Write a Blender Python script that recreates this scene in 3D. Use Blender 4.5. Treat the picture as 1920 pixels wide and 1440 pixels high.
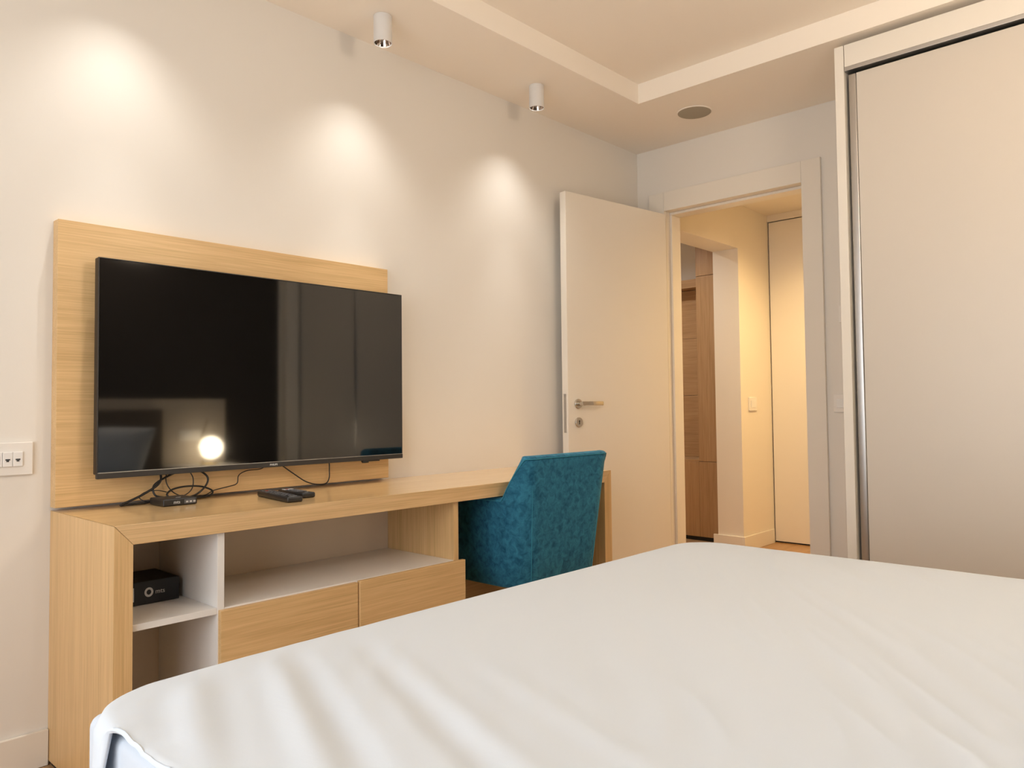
import bpy, bmesh, math, random
from mathutils import Vector, Matrix, noise
random.seed(7)
S = bpy.context.scene
for o in list(bpy.data.objects):
    bpy.data.objects.remove(o)
COL = S.collection

# ------------------------------------------------------------------ camera
# X runs along the television wall, Y points into it (wall face at y = 0), Z is up
cam_d = bpy.data.cameras.new('camera')
cam = bpy.data.objects.new('camera', cam_d)
COL.objects.link(cam)
yaw, pitch, roll = math.radians(47.5123), math.radians(2.1358), math.radians(-0.6466)
Fw = Vector((math.sin(yaw) * math.cos(pitch), math.cos(yaw) * math.cos(pitch), math.sin(pitch)))
r0 = Vector((math.cos(yaw), -math.sin(yaw), 0))
u0 = r0.cross(Fw)
Rv = math.cos(roll) * r0 + math.sin(roll) * u0
Uv = -math.sin(roll) * r0 + math.cos(roll) * u0
M = Matrix((Rv, Uv, -Fw)).transposed().to_4x4()
M.translation = Vector((0, -2.5231, 1.0011))
cam.matrix_world = M
cam_d.sensor_fit = 'HORIZONTAL'
cam_d.sensor_width = 36.0
cam_d.lens = 1442.3851 / 1920 * 36.0
cam_d.shift_x = -20.66 / 1920
cam_d.shift_y = -9.19 / 1920
cam_d.clip_start = 0.02
S.camera = cam

# ------------------------------------------------------------------ world, exposure
W = bpy.data.worlds.new('sky')
S.world = W
W.use_nodes = True
bg = W.node_tree.nodes['Background']
bg.inputs[0].default_value = (0.95, 0.975, 1.0, 1)
bg.inputs[1].default_value = 4.75
S.view_settings.view_transform = 'Standard'
S.view_settings.look = 'None'
S.view_settings.gamma = 1.0
S.view_settings.use_curve_mapping = False
S.view_settings.exposure = 0.0

SPOT_W, CORE_W, CENTRE_W, HALL_W, ENTRY_W, GLOBE_E, FILL_E = 5.0, 8.0, 24.0, 130.0, 58.0, 24.0, 22.0
WARM = (1.0, 0.985, 0.95)
HALL_C = (1.0, 0.71, 0.34)
ENTRY_C = (1.0, 0.97, 0.94)

# ------------------------------------------------------------------ main dimensions
XC = 3.771           # door wall
XL = -0.95           # window wall
YH = -3.25           # head wall
HS, HC = 2.486, 2.583  # soffit and raised ceiling

# daylight comes in through the window opening in the left wall
WY0, WY1, WZ0, WZ1 = -2.9, -0.7, 0.35, 2.25
pl = bpy.data.lights.new('window_portal', 'AREA')
pl.shape = 'RECTANGLE'
pl.size, pl.size_y = WZ1 - WZ0, WY1 - WY0
pl.cycles.is_portal = True
po = bpy.data.objects.new('window_portal', pl)
po.location = (XL - 0.16, (WY0 + WY1) / 2, (WZ0 + WZ1) / 2)
po.rotation_euler = (0, -math.pi / 2, 0)
COL.objects.link(po)


# ------------------------------------------------------------------ materials
def nt(name):
    m = bpy.data.materials.new(name)
    m.use_nodes = True
    n = m.node_tree.nodes
    l = m.node_tree.links
    return m, n, l, n['Principled BSDF']


def N(n, t, **kw):
    x = n.new(t)
    for k, v in kw.items():
        setattr(x, k, v)
    return x


def srgb(r, g, b):
    f = lambda c: (c / 255) / 12.92 if c <= 10 else ((c / 255 + 0.055) / 1.055) ** 2.4
    return (f(r), f(g), f(b), 1)


def plain(name, col, rough=0.5, metal=0.0, spec=0.5, bump=0.0, bscale=300, var=0.0, vscale=3, coat=0.0):
    m, n, l, p = nt(name)
    p.inputs['Base Color'].default_value = col
    p.inputs['Roughness'].default_value = rough
    p.inputs['Metallic'].default_value = metal
    p.inputs['Specular IOR Level'].default_value = spec
    p.inputs['Coat Weight'].default_value = coat
    tc = N(n, 'ShaderNodeTexCoord')
    if var:
        t = N(n, 'ShaderNodeTexNoise')
        t.inputs['Scale'].default_value = vscale
        t.inputs['Detail'].default_value = 4
        l.new(tc.outputs['Object'], t.inputs['Vector'])
        r = N(n, 'ShaderNodeValToRGB')
        r.color_ramp.elements[0].position, r.color_ramp.elements[1].position = 0.3, 0.7
        r.color_ramp.elements[0].color = tuple(c * (1 - var) for c in col[:3]) + (1,)
        r.color_ramp.elements[1].color = tuple(min(1, c * (1 + var)) for c in col[:3]) + (1,)
        l.new(t.outputs['Fac'], r.inputs['Fac'])
        l.new(r.outputs['Color'], p.inputs['Base Color'])
    if bump:
        t = N(n, 'ShaderNodeTexNoise')
        t.inputs['Scale'].default_value = bscale
        t.inputs['Detail'].default_value = 3
        l.new(tc.outputs['Object'], t.inputs['Vector'])
        b = N(n, 'ShaderNodeBump')
        b.inputs['Strength'].default_value = bump
        b.inputs['Distance'].default_value = 0.002
        l.new(t.outputs['Fac'], b.inputs['Height'])
        l.new(b.outputs['Normal'], p.inputs['Normal'])
    return m


def wood(name, axis, dark, mid, light, rough=0.38, spread=1.0, coat=0.0):
    m, n, l, p = nt(name)
    tc = N(n, 'ShaderNodeTexCoord')
    oi = N(n, 'ShaderNodeObjectInfo')
    add = N(n, 'ShaderNodeVectorMath', operation='ADD')
    sc = N(n, 'ShaderNodeVectorMath', operation='SCALE')
    l.new(oi.outputs['Random'], sc.inputs[0])
    sc.inputs['Scale'].default_value = 37.0 * spread
    l.new(tc.outputs['Object'], add.inputs[0])
    l.new(sc.outputs[0], add.inputs[1])

    def grain(along, across, detail, rgh=0.55):
        mp = N(n, 'ShaderNodeMapping')
        s = [across, across, across]
        s['xyz'.index(axis)] = along
        mp.inputs['Scale'].default_value = s
        l.new(add.outputs[0], mp.inputs['Vector'])
        t = N(n, 'ShaderNodeTexNoise')
        t.inputs['Scale'].default_value = 1.0
        t.inputs['Detail'].default_value = detail
        t.inputs['Roughness'].default_value = rgh
        l.new(mp.outputs[0], t.inputs['Vector'])
        return t.outputs['Fac']
    fine = grain(5, 260, 3)
    med = grain(1.6, 55, 5)
    big = grain(0.7, 9, 2)

    def mix(a, b, f):
        x = N(n, 'ShaderNodeMix')
        x.data_type = 'FLOAT'
        x.inputs[0].default_value = f
        l.new(a, x.inputs[2])
        l.new(b, x.inputs[3])
        return x.outputs[0]
    f = mix(mix(fine, med, 0.38), big, 0.2)
    r = N(n, 'ShaderNodeValToRGB')
    e = r.color_ramp.elements
    e[0].position, e[0].color = 0.38, dark
    e[1].position, e[1].color = 0.62, light
    k = e.new(0.5)
    k.color = mid
    l.new(f, r.inputs['Fac'])
    l.new(r.outputs['Color'], p.inputs['Base Color'])
    p.inputs['Roughness'].default_value = rough
    p.inputs['Coat Weight'].default_value = coat
    p.inputs['Coat Roughness'].default_value = 0.14
    b = N(n, 'ShaderNodeBump')
    b.inputs['Strength'].default_value = 0.12
    b.inputs['Distance'].default_value = 0.0008
    l.new(fine, b.inputs['Height'])
    l.new(b.outputs['Normal'], p.inputs['Normal'])
    return m


def emit(name, col, s):
    m, n, l, p = nt(name)
    p.inputs['Base Color'].default_value = (0.9, 0.88, 0.84, 1)
    p.inputs['Emission Color'].default_value = (*col[:3], 1)
    p.inputs['Emission Strength'].default_value = s
    return m


OD, OM, OL = (0.600, 0.385, 0.168, 1), (0.700, 0.460, 0.215, 1), (0.780, 0.530, 0.260, 1)
MT = {
    'wall': plain('wall_paint', (0.81, 0.765, 0.70, 1), 0.75, spec=0.25, bump=0.05, bscale=160),
    'ceil': plain('ceiling_paint', (0.95, 0.875, 0.775, 1), 0.8, spec=0.2, bump=0.03, bscale=120),
    'hallwall': plain('hall_wall_paint', (0.83, 0.76, 0.66, 1), 0.75, spec=0.25, bump=0.05, bscale=160),
    'darkwall': plain('dark_wall_paint', (0.045, 0.036, 0.03, 1), 0.8, spec=0.2, bump=0.05, bscale=160),
    'trim': plain('white_lacquer', (0.83, 0.77, 0.68, 1), 0.38, bump=0.02, bscale=60),
    'white': plain('white_laminate', (0.84, 0.82, 0.79, 1), 0.35, bump=0.015, bscale=90),
    'creamback': plain('cream_back_board', (0.72, 0.60, 0.46, 1), 0.5, bump=0.015, bscale=90),
    'ward': plain('wardrobe_lacquer', (0.64, 0.585, 0.515, 1), 0.34, bump=0.02, bscale=40),
    'wardw': plain('wardrobe_white', (0.82, 0.77, 0.69, 1), 0.4, bump=0.02, bscale=40),
    'oakx': wood('oak_grain_across', 'x', OD, OM, OL),
    'oaktop': wood('oak_satin_top', 'x', OD, OM, OL, 0.3, coat=0.9),
    'oakz': wood('oak_grain_upright', 'z', OD, OM, OL),
    'oaky': wood('oak_grain_deep', 'y', OD, OM, OL),
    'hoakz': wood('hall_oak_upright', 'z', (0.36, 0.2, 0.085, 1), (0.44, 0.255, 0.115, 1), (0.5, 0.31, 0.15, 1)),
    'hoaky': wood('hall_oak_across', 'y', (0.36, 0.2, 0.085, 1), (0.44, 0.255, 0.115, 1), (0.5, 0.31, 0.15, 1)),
    'floor': wood('parquet', 'x', (0.36, 0.20, 0.09, 1), (0.45, 0.265, 0.125, 1), (0.52, 0.32, 0.16, 1), 0.35),
    'black': plain('black_plastic', (0.016, 0.015, 0.015, 1), 0.4, bump=0.02, bscale=400),
    'bezel': plain('bezel_plastic', (0.03, 0.028, 0.027, 1), 0.45, bump=0.03, bscale=500),
    'rubber': plain('cable_rubber', (0.012, 0.011, 0.011, 1), 0.42, bump=0.02, bscale=500),
    'button': plain('remote_button', (0.10, 0.10, 0.105, 1), 0.5, bump=0.02, bscale=500),
    'redbtn': plain('remote_red_button', (0.35, 0.03, 0.02, 1), 0.5, bump=0.02, bscale=500),
    'card': plain('black_card', (0.012, 0.011, 0.011, 1), 0.6, bump=0.05, bscale=300),
    'print': plain('grey_print', (0.55, 0.54, 0.52, 1), 0.6, var=0.05, vscale=200),
    'paper': plain('sticker_paper', (0.62, 0.62, 0.6, 1), 0.7, var=0.05, vscale=200),
    'ink': plain('sticker_ink', (0.05, 0.05, 0.05, 1), 0.7, var=0.1, vscale=200),
    'screen': plain('screen_glass', (0.004, 0.004, 0.004, 1), 0.045, spec=0.62, var=0.1, vscale=2),
    'metal': plain('brushed_nickel', (0.62, 0.58, 0.52, 1), 0.22, 1.0, bump=0.02, bscale=300),
    'alu': plain('satin_aluminium', (0.56, 0.55, 0.54, 1), 0.36, 1.0, bump=0.02, bscale=300),
    'chrome': plain('reflector_chrome', (0.50, 0.42, 0.36, 1), 0.1, 1.0, var=0.03, vscale=30),
    'dark': plain('shadow_gap', (0.02, 0.018, 0.015, 1), 0.7, var=0.1, vscale=20),
    'lampw': plain('lamp_white_paint', (0.74, 0.72, 0.70, 1), 0.5, bump=0.02, bscale=200),
    'grille': plain('speaker_grille', (0.40, 0.36, 0.28, 1), 0.8, bump=0.35, bscale=900),
    'plate': plain('switch_plastic', (0.84, 0.80, 0.745, 1), 0.4, bump=0.02, bscale=100),
    'brass': plain('brass', (0.75, 0.55, 0.2, 1), 0.22, 1.0, var=0.05, vscale=20),
    'linen': plain('duvet_cotton', (0.68, 0.74, 0.81, 1), 0.85, spec=0.2, bump=0.06, bscale=700),
    'sheet': plain('mattress_sheet', (0.62, 0.68, 0.76, 1), 0.85, spec=0.2, bump=0.08, bscale=700),
    'headb': plain('headboard_fabric', (0.13, 0.105, 0.08, 1), 0.9, spec=0.2, bump=0.2, bscale=500),
    'pale': plain('pale_panel', (0.6, 0.53, 0.44, 1), 0.5, bump=0.02, bscale=100),
    'leg': plain('black_steel', (0.03, 0.03, 0.03, 1), 0.45, 0.6, bump=0.02, bscale=200),
    'globe': emit('opal_globe', (1.0, 0.83, 0.58), GLOBE_E),
    'bulb': emit('led_disc', (1.0, 0.86, 0.68), 4.0),
    'fillglobe': emit('opal_fill_globe', (1.0, 0.82, 0.63), FILL_E),  # glow of the added fill globe above the bed
}


def velvet():
    m, n, l, p = nt('teal_velvet')
    tc = N(n, 'ShaderNodeTexCoord')
    a = N(n, 'ShaderNodeTexNoise')
    a.inputs['Scale'].default_value = 40
    a.inputs['Detail'].default_value = 6
    a.inputs['Roughness'].default_value = 0.65
    a.inputs['Distortion'].default_value = 0.6
    l.new(tc.outputs['Object'], a.inputs['Vector'])
    r = N(n, 'ShaderNodeValToRGB')
    e = r.color_ramp.elements
    e[0].position, e[0].color = 0.32, (0.009, 0.078, 0.155, 1)
    e[1].position, e[1].color = 0.70, (0.040, 0.225, 0.355, 1)
    l.new(a.outputs['Fac'], r.inputs['Fac'])
    l.new(r.outputs['Color'], p.inputs['Base Color'])
    p.inputs['Roughness'].default_value = 0.85
    p.inputs['Specular IOR Level'].default_value = 0.2
    p.inputs['Sheen Weight'].default_value = 0.35
    p.inputs['Sheen Roughness'].default_value = 0.4
    p.inputs['Sheen Tint'].default_value = (0.35, 0.75, 0.85, 1)
    b = N(n, 'ShaderNodeBump')
    b.inputs['Strength'].default_value = 0.15
    b.inputs['Distance'].default_value = 0.002
    l.new(a.outputs['Fac'], b.inputs['Height'])
    l.new(b.outputs['Normal'], p.inputs['Normal'])
    return m


MT['velvet'] = velvet()
MT['screen'].node_tree.nodes['Principled BSDF'].inputs['IOR'].default_value = 1.72
MT['piping'] = plain('teal_piping', (0.04, 0.23, 0.33, 1), 0.8, spec=0.2, var=0.1, vscale=40)


def glass():
    m, n, l, p = nt('window_glass')
    t = N(n, 'ShaderNodeBsdfTransparent')
    g = N(n, 'ShaderNodeBsdfGlossy')
    g.inputs['Roughness'].default_value = 0.02
    mx = N(n, 'ShaderNodeMixShader')
    mx.inputs[0].default_value = 0.05
    l.new(t.outputs[0], mx.inputs[1])
    l.new(g.outputs[0], mx.inputs[2])
    l.new(mx.outputs[0], n['Material Output'].inputs['Surface'])
    return m


MT['glass'] = glass()


# ------------------------------------------------------------------ helpers
OFF = {}


def tag(o, label=None, cat=None, group=None, kind=None):
    if label:
        o['label'] = label
    if cat:
        o['category'] = cat
    if group:
        o['group'] = group
    if kind:
        o['kind'] = kind
    return o


def thing(name, loc, label, cat, group=None, kind=None):
    o = bpy.data.objects.new(name, None)
    o.empty_display_size = 0.1
    COL.objects.link(o)
    o.location = loc
    OFF[o] = Vector(loc)
    return tag(o, label, cat, group, kind)


def mesh_obj(name, bm, mat, parent=None, smooth=False, label=None, cat=None, group=None, kind=None):
    """bm is in world coordinates; the object's origin is the bottom centre of its box."""
    if not bm.verts:
        raise ValueError(name)
    xs = [v.co for v in bm.verts]
    lo = Vector([min(c[i] for c in xs) for i in range(3)])
    hi = Vector([max(c[i] for c in xs) for i in range(3)])
    org = Vector(((lo.x + hi.x) / 2, (lo.y + hi.y) / 2, lo.z))
    bmesh.ops.translate(bm, verts=bm.verts, vec=-org)
    bmesh.ops.recalc_face_normals(bm, faces=bm.faces)
    me = bpy.data.meshes.new(name)
    bm.to_mesh(me)
    bm.free()
    if smooth:
        me.polygons.foreach_set('use_smooth', [True] * len(me.polygons))
        try:
            me.set_sharp_from_angle(angle=math.radians(smooth if smooth is not True else 40))
        except Exception:
            pass
    me.materials.append(MT[mat] if isinstance(mat, str) else mat)
    o = bpy.data.objects.new(name, me)
    COL.objects.link(o)
    if parent is not None:
        o.parent = parent
        o.location = org - OFF[parent]
    else:
        o.location = org
    OFF[o] = org
    return tag(o, label, cat, group, kind)


def bm_box(bm, x0, x1, y0, y1, z0, z1, bev=0.0, seg=2, mat4=None):
    t = bmesh.new()
    bmesh.ops.create_cube(t, size=1)
    for v in t.verts:
        v.co = Vector((x0 + (v.co.x + .5) * (x1 - x0), y0 + (v.co.y + .5) * (y1 - y0), z0 + (v.co.z + .5) * (z1 - z0)))
    if bev:
        bmesh.ops.bevel(t, geom=list(t.edges), offset=bev, segments=seg, profile=0.5, affect='EDGES')
    if mat4 is not None:
        bmesh.ops.transform(t, matrix=mat4, verts=t.verts)
    merge(bm, t)
    return bm


def merge(bm, t):
    me = bpy.data.meshes.new('tmp')
    t.to_mesh(me)
    t.free()
    bm.from_mesh(me)
    bpy.data.meshes.remove(me)


def box(name, x0, x1, y0, y1, z0, z1, mat, parent=None, bev=0.0015, mat4=None, seg=2, **kw):
    o = mesh_obj(name, bm_box(bmesh.new(), x0, x1, y0, y1, z0, z1, bev, seg, mat4), mat, parent,
                 smooth=180 if bev >= 0.003 else False, **kw)
    if bev >= 0.003:
        o.modifiers.new('normals', 'WEIGHTED_NORMAL').weight = 80
    return o


def prism(name, pts, axis, a0, a1, mat, parent=None, bev=0.0, mat4=None, **kw):
    """polygon pts (2 coords in the other two axes, in xyz order) extruded along axis from a0 to a1"""
    bm = bmesh.new()
    def mk(p, a):
        c = list(p)
        c.insert('xyz'.index(axis), a)
        return bm.verts.new(c)
    A = [mk(p, a0) for p in pts]
    B = [mk(p, a1) for p in pts]
    bm.faces.new(A)
    bm.faces.new(B[::-1])
    k = len(pts)
    for i in range(k):
        bm.faces.new((A[i], B[i], B[(i + 1) % k], A[(i + 1) % k]))
    bmesh.ops.recalc_face_normals(bm, faces=bm.faces)
    if bev:
        bmesh.ops.bevel(bm, geom=list(bm.edges), offset=bev, segments=2, profile=0.5, affect='EDGES')
    if mat4 is not None:
        bmesh.ops.transform(bm, matrix=mat4, verts=bm.verts)
    return mesh_obj(name, bm, mat, parent, smooth=False, **kw)


def bm_lathe(bm, prof, c, n=32, mat4=None, caps=True):
    """prof: list of (radius, z); c: centre"""
    t = bmesh.new()
    rings = []
    for r, z in prof:
        rings.append([t.verts.new((r * math.cos(2 * math.pi * i / n), r * math.sin(2 * math.pi * i / n), z)) for i in range(n)])
    for a, b in zip(rings, rings[1:]):
        for i in range(n):
            t.faces.new((a[i], a[(i + 1) % n], b[(i + 1) % n], b[i]))
    if caps:
        t.faces.new(rings[0])
        t.faces.new(rings[-1])
    m = Matrix.Translation(c) @ (mat4 if mat4 is not None else Matrix())
    bmesh.ops.transform(t, matrix=m, verts=t.verts)
    merge(bm, t)
    return bm


def lathe(name, prof, c, mat, parent=None, n=32, mat4=None, caps=True, **kw):
    return mesh_obj(name, bm_lathe(bmesh.new(), prof, c, n, mat4, caps), mat, parent, smooth=40, **kw)


def spline(pts, per=10):
    P = [Vector(p) for p in pts]
    P = [2 * P[0] - P[1]] + P + [2 * P[-1] - P[-2]]
    out = []
    for i in range(1, len(P) - 2):
        for k in range(per):
            t = k / per
            a, b, c, d = P[i - 1], P[i], P[i + 1], P[i + 2]
            out.append(0.5 * ((2 * b) + (c - a) * t + (2 * a - 5 * b + 4 * c - d) * t * t + (3 * b - a - 3 * c + d) * t ** 3))
    out.append(P[-2])
    return out


def bm_tube(bm, path, r, n=8):
    t = bmesh.new()
    rings = []
    up = Vector((0.13, 0.31, 0.94))
    for i, p in enumerate(path):
        d = (path[min(i + 1, len(path) - 1)] - path[max(i - 1, 0)]).normalized()
        a = d.cross(up)
        if a.length < 0.1:
            a = d.cross(Vector((1, 0, 0)))
        a.normalize()
        b = d.cross(a).normalized()
        up = -b if b.dot(up) < 0 else b
        b = up
        a = d.cross(b).normalized()
        rr = r[i] if isinstance(r, (list, tuple)) else r
        rings.append([t.verts.new(p + (a * math.cos(2 * math.pi * k / n) + b * math.sin(2 * math.pi * k / n)) * rr) for k in range(n)])
    for A, B in zip(rings, rings[1:]):
        for k in range(n):
            t.faces.new((A[k], A[(k + 1) % n], B[(k + 1) % n], B[k]))
    t.faces.new(rings[0])
    t.faces.new(rings[-1])
    merge(bm, t)
    return bm


def tube(name, pts, r, mat, parent=None, per=10, n=8, **kw):
    return mesh_obj(name, bm_tube(bmesh.new(), spline(pts, per), r, n), mat, parent, smooth=60, **kw)


def text(name, body, size, loc, rot, mat, parent, align='CENTER', ext=0.0004, sx=1.0, off=0.0):
    cu = bpy.data.curves.new(name, 'FONT')
    cu.body = body
    cu.size = size
    cu.align_x = align
    cu.align_y = 'CENTER'
    cu.extrude = ext
    cu.offset = off
    cu.resolution_u = 3
    t = bpy.data.objects.new(name, cu)
    COL.objects.link(t)
    bpy.context.view_layer.update()
    me = bpy.data.meshes.new_from_object(t)
    bpy.data.objects.remove(t)
    bm = bmesh.new()
    bm.from_mesh(me)
    bpy.data.meshes.remove(me)
    for v in bm.verts:
        v.co.x *= sx
    bmesh.ops.transform(bm, matrix=Matrix.Translation(loc) @ rot.to_4x4(), verts=bm.verts)
    return mesh_obj(name, bm, mat, parent)


RX90 = Matrix.Rotation(math.pi / 2, 3, 'X')     # text facing -Y


def light(name, typ, loc, energy, col, rot=(0, 0, 0), **kw):
    d = bpy.data.lights.new(name, typ)
    d.energy = energy
    d.color = col
    for k, v in kw.items():
        setattr(d, k, v)
    o = bpy.data.objects.new(name, d)
    o.location = loc
    o.rotation_euler = rot
    COL.objects.link(o)
    return o


ST = dict(kind='structure')

# ================================================================== THE ROOM
HX1 = 5.395     # hall end wall (flush door)
HY = -0.048     # hall left wall, its opening leads to the entry
EY = 0.145      # back of that wall
JX = 4.923      # far jamb of the opening
EX1 = 5.42      # wall behind the built-in cabinet


def floor_planks(parent, x0, x1, y0, y1, ztop, w=0.165, ln=1.25, th=0.012, gap=0.0015, seed=1):
    rnd = random.Random(seed)
    cache = {}
    y = y1
    while y - 0.01 > y0:
        ya = max(y0, y - w)
        x = x0 - rnd.random() * ln * 0.8
        while x < x1 - 0.01:
            xa, xb = max(x0, x), min(x1, x + ln)
            if xb - xa > 0.03:
                L, D = round(xb - xa - gap, 4), round(y - ya - gap, 4)
                key = (L, D)
                if key not in cache:
                    bm = bm_box(bmesh.new(), -L / 2, L / 2, -D / 2, D / 2, 0, th, 0.0008, 1)
                    me = bpy.data.meshes.new('plank')
                    bm.to_mesh(me)
                    bm.free()
                    me.materials.append(MT['floor'])
                    cache[key] = me
                o = bpy.data.objects.new('plank', cache[key])
                COL.objects.link(o)
                o.parent = parent
                o.location = Vector(((xa + xb) / 2, (ya + y) / 2, ztop - th)) - OFF[parent]
            x += ln
        y -= w


fl = box('floor', XL, XC, YH, 0.0, -0.12, -0.012, 'dark', None, 0, label='warm oak parquet floor of the bedroom', cat='floor', **ST)
floor_planks(fl, XL, XC, YH, 0.0, 0.0, seed=3)
hf = box('floor', XC, HX1 + .15, -1.6, 1.6, -0.12, -0.012, 'dark', None, 0, label='warm oak parquet floor of the hallway beyond the door', cat='floor', **ST)
floor_planks(hf, XC + 0.001, HX1 + .011, -1.6, 1.6, 0.0, seed=5)

# walls
box('wall_back', XL - 0.2, XC, 0.0, 0.15, -0.12, 2.75, 'wall', None, 0, label='cream painted wall behind the television washed by spotlights', cat='wall', **ST)
box('wall_front', XL - 0.2, XC, YH - 0.15, YH, -0.12, 2.75, 'darkwall', None, 0, label='dark brown painted wall behind the headboard', cat='wall', **ST)
DY0, DY1, DZ = -1.003, -0.170, 2.131      # rough opening of the doorway
bm = bmesh.new()
bm_box(bm, XC, XC + 0.13, DY1, 0.0, -0.12, 2.75)
bm_box(bm, XC, XC + 0.13, YH - 0.15, DY0, -0.12, 2.75)
bm_box(bm, XC, XC + 0.13, DY0, DY1, DZ, 2.75)
mesh_obj('wall_right', bm, 'wall', None, label='cream painted wall around the open doorway', cat='wall', **ST)
bm = bmesh.new()
bm_box(bm, XL - 0.2, XL, WY1, 0.0, -0.12, 2.75)
bm_box(bm, XL - 0.2, XL, YH, WY0, -0.12, 2.75)
bm_box(bm, XL - 0.2, XL, WY0, WY1, -0.12, WZ0)
bm_box(bm, XL - 0.2, XL, WY0, WY1, WZ1, 2.75)
mesh_obj('wall_left', bm, 'wall', None, label='cream painted wall with the large window', cat='wall', **ST)
# ceiling with lowered soffits along the television wall and the door wall
XCF, YCF = 3.140, -0.436
bm = bmesh.new()
bm_box(bm, XL, XCF, YH, YCF, HC, 2.75)
bm_box(bm, XL, XC, YCF, 0.0, HS, 2.75)
bm_box(bm, XCF, XC, YH, YCF, HS, 2.75)
mesh_obj('ceiling', bm, 'ceil', None, label='cream ceiling with a lowered border around a raised panel', cat='ceiling', **ST)

# window (left wall, daylight)
w1 = thing('window_1', (XL - 0.1, (WY0 + WY1) / 2, WZ0), 'white framed two-pane window in the left wall', 'window', None, 'structure')
for (a, b, c, d) in ((WY0, WY1, WZ0, WZ0 + .06), (WY0, WY1, WZ1 - .06, WZ1), (WY0, WY0 + .06, WZ0 + .06, WZ1 - .06),
                     (WY1 - .06, WY1, WZ0 + .06, WZ1 - .06), ((WY0 + WY1) / 2 - .04, (WY0 + WY1) / 2 + .04, WZ0 + .06, WZ1 - .06)):
    box('frame_bar', XL - .13, XL - .07, a, b, c, d, 'trim', w1)
for a, b in ((WY0 + .06, (WY0 + WY1) / 2 - .04), ((WY0 + WY1) / 2 + .04, WY1 - .06)):
    box('pane', XL - .104, XL - .096, a + .001, b - .001, WZ0 + .061, WZ1 - .061, 'glass', w1, 0)
box('window_sill', XL - .07, XL + .03, WY0, WY1, WZ0, WZ0 + .025, 'trim', w1)

# baseboards
def baseboard(name, pts, h, label):
    """run of straight boxes"""
    bm = bmesh.new()
    for x0, x1, y0, y1 in pts:
        bm_box(bm, x0, x1, y0, y1, 0.0005, h, 0.002)
    return mesh_obj(name, bm, 'trim', None, smooth=20, label=label, cat='baseboard', **ST)


baseboard('baseboard_back', [(XL + .015, 0.722, -0.014, -0.0005)], 0.101, 'white baseboard left of the oak desk')
baseboard('baseboard_left', [(XL + .0005, XL + .014, YH + .015, -0.0005)], 0.101, 'white baseboard under the window')
baseboard('baseboard_hall', [(JX - .014, 5.380, HY - .014, HY - .0005), (JX - .014, JX - .0005, HY - .0005, EY + .03)],
          0.101, 'white baseboard wrapping the hallway pier')

# ---- hallway
bm = bmesh.new()
bm_box(bm, JX, HX1 + .15, HY, EY, -0.12, 2.75)
bm_box(bm, 3.901, 4.15, HY, EY, -0.12, 2.75)
bm_box(bm, 4.15, JX, HY, EY, 2.092, 2.75)
mesh_obj('wall_hall', bm, 'hallwall', None, label='cream hallway wall with a wide opening to the entry', cat='wall', **ST)
bm = bmesh.new()
bm_box(bm, HX1, HX1 + .15, -0.05, HY, -0.12, 2.75)
bm_box(bm, HX1, HX1 + .15, -1.6, -0.92, -0.12, 2.75)
bm_box(bm, HX1, HX1 + .15, -0.92, -0.05, 2.352, 2.75)
mesh_obj('wall_hall_end', bm, 'hallwall', None, label='cream hallway end wall around the flush door', cat='wall', **ST)
box('wall_hall_side', XC + .13, HX1 + .15, -1.75, -1.6, -0.12, 2.75, 'hallwall', None, 0, label='cream hallway wall right of the doorway', cat='wall', **ST)
box('ceiling_hall', 3.901, HX1, -1.6, HY, 2.402, 2.6, 'hallwall', None, 0, label='low cream ceiling of the hallway', cat='ceiling', **ST)
box('ceiling_entry', 3.771, EX1, EY, 1.6, 2.45, 2.6, 'hallwall', None, 0, label='cream ceiling of the entry behind the opening', cat='ceiling', **ST)
box('wall_entry_far', 3.62, EX1 + .15, 1.6, 1.75, -0.12, 2.75, 'hallwall', None, 0, label='cream far wall of the entry', cat='wall', **ST)
box('wall_entry_side', 3.62, 3.77, 0.151, 1.6, -0.12, 2.75, 'hallwall', None, 0, label='cream left wall of the entry', cat='wall', **ST)
box('wall_entry_back', EX1, EX1 + .15, EY, 1.6, -0.12, 2.75, 'hallwall', None, 0, label='cream wall behind the built-in oak cabinet', cat='wall', **ST)

# flush hall door with shadow joint and bottom gap
d2 = thing('door_2', (HX1, -0.48, 0), 'flush cream door at the end of the hallway', 'door', None, 'structure')
box('leaf', HX1 - .002, HX1 + .038, -0.912, -0.060, 0.014, 2.344, 'trim', d2, 0.001)
box('joint', HX1 + .0125, HX1 + .06, -0.918, -0.052, -0.0115, 2.350, 'dark', d2, 0)
box('threshold', HX1 - .012, HX1 + .011, -0.912, -0.060, 0.0005, 0.004, 'floor', d2, 0)

# door frame (architrave and lining)
t1 = thing('trim_1', (XC, -0.58, 0), 'white door casing around the open doorway', 'door frame', None, 'structure')
AX0, AX1 = XC - .018, XC - .0005
box('head_casing', AX0, AX1, -0.984, -0.1875, 2.1115, 2.2195, 'trim', t1)
box('jamb_casing', AX0, AX1, -1.0815, -0.9845, 0.0005, 2.2195, 'trim', t1)
box('jamb_casing', AX0, AX1, -0.187, -0.089, 0.0005, 2.2195, 'trim', t1)
box('head_lining', AX1, XC + .131, -0.984, -0.190, 2.112, 2.130, 'trim', t1)
box('jamb_lining', AX1, XC + .131, -1.002, -0.9845, 0.0005, 2.130, 'trim', t1)
box('jamb_lining', AX1, XC + .131, -0.1895, -0.1715, 0.0005, 2.130, 'trim', t1)
box('stop_strip', XC + .040, XC + .131, -0.9840, -0.1900, 2.097, 2.1115, 'trim', t1)
box('stop_strip', XC + .040, XC + .131, -0.9840, -0.970, 0.0005, 2.0965, 'trim', t1)
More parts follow.
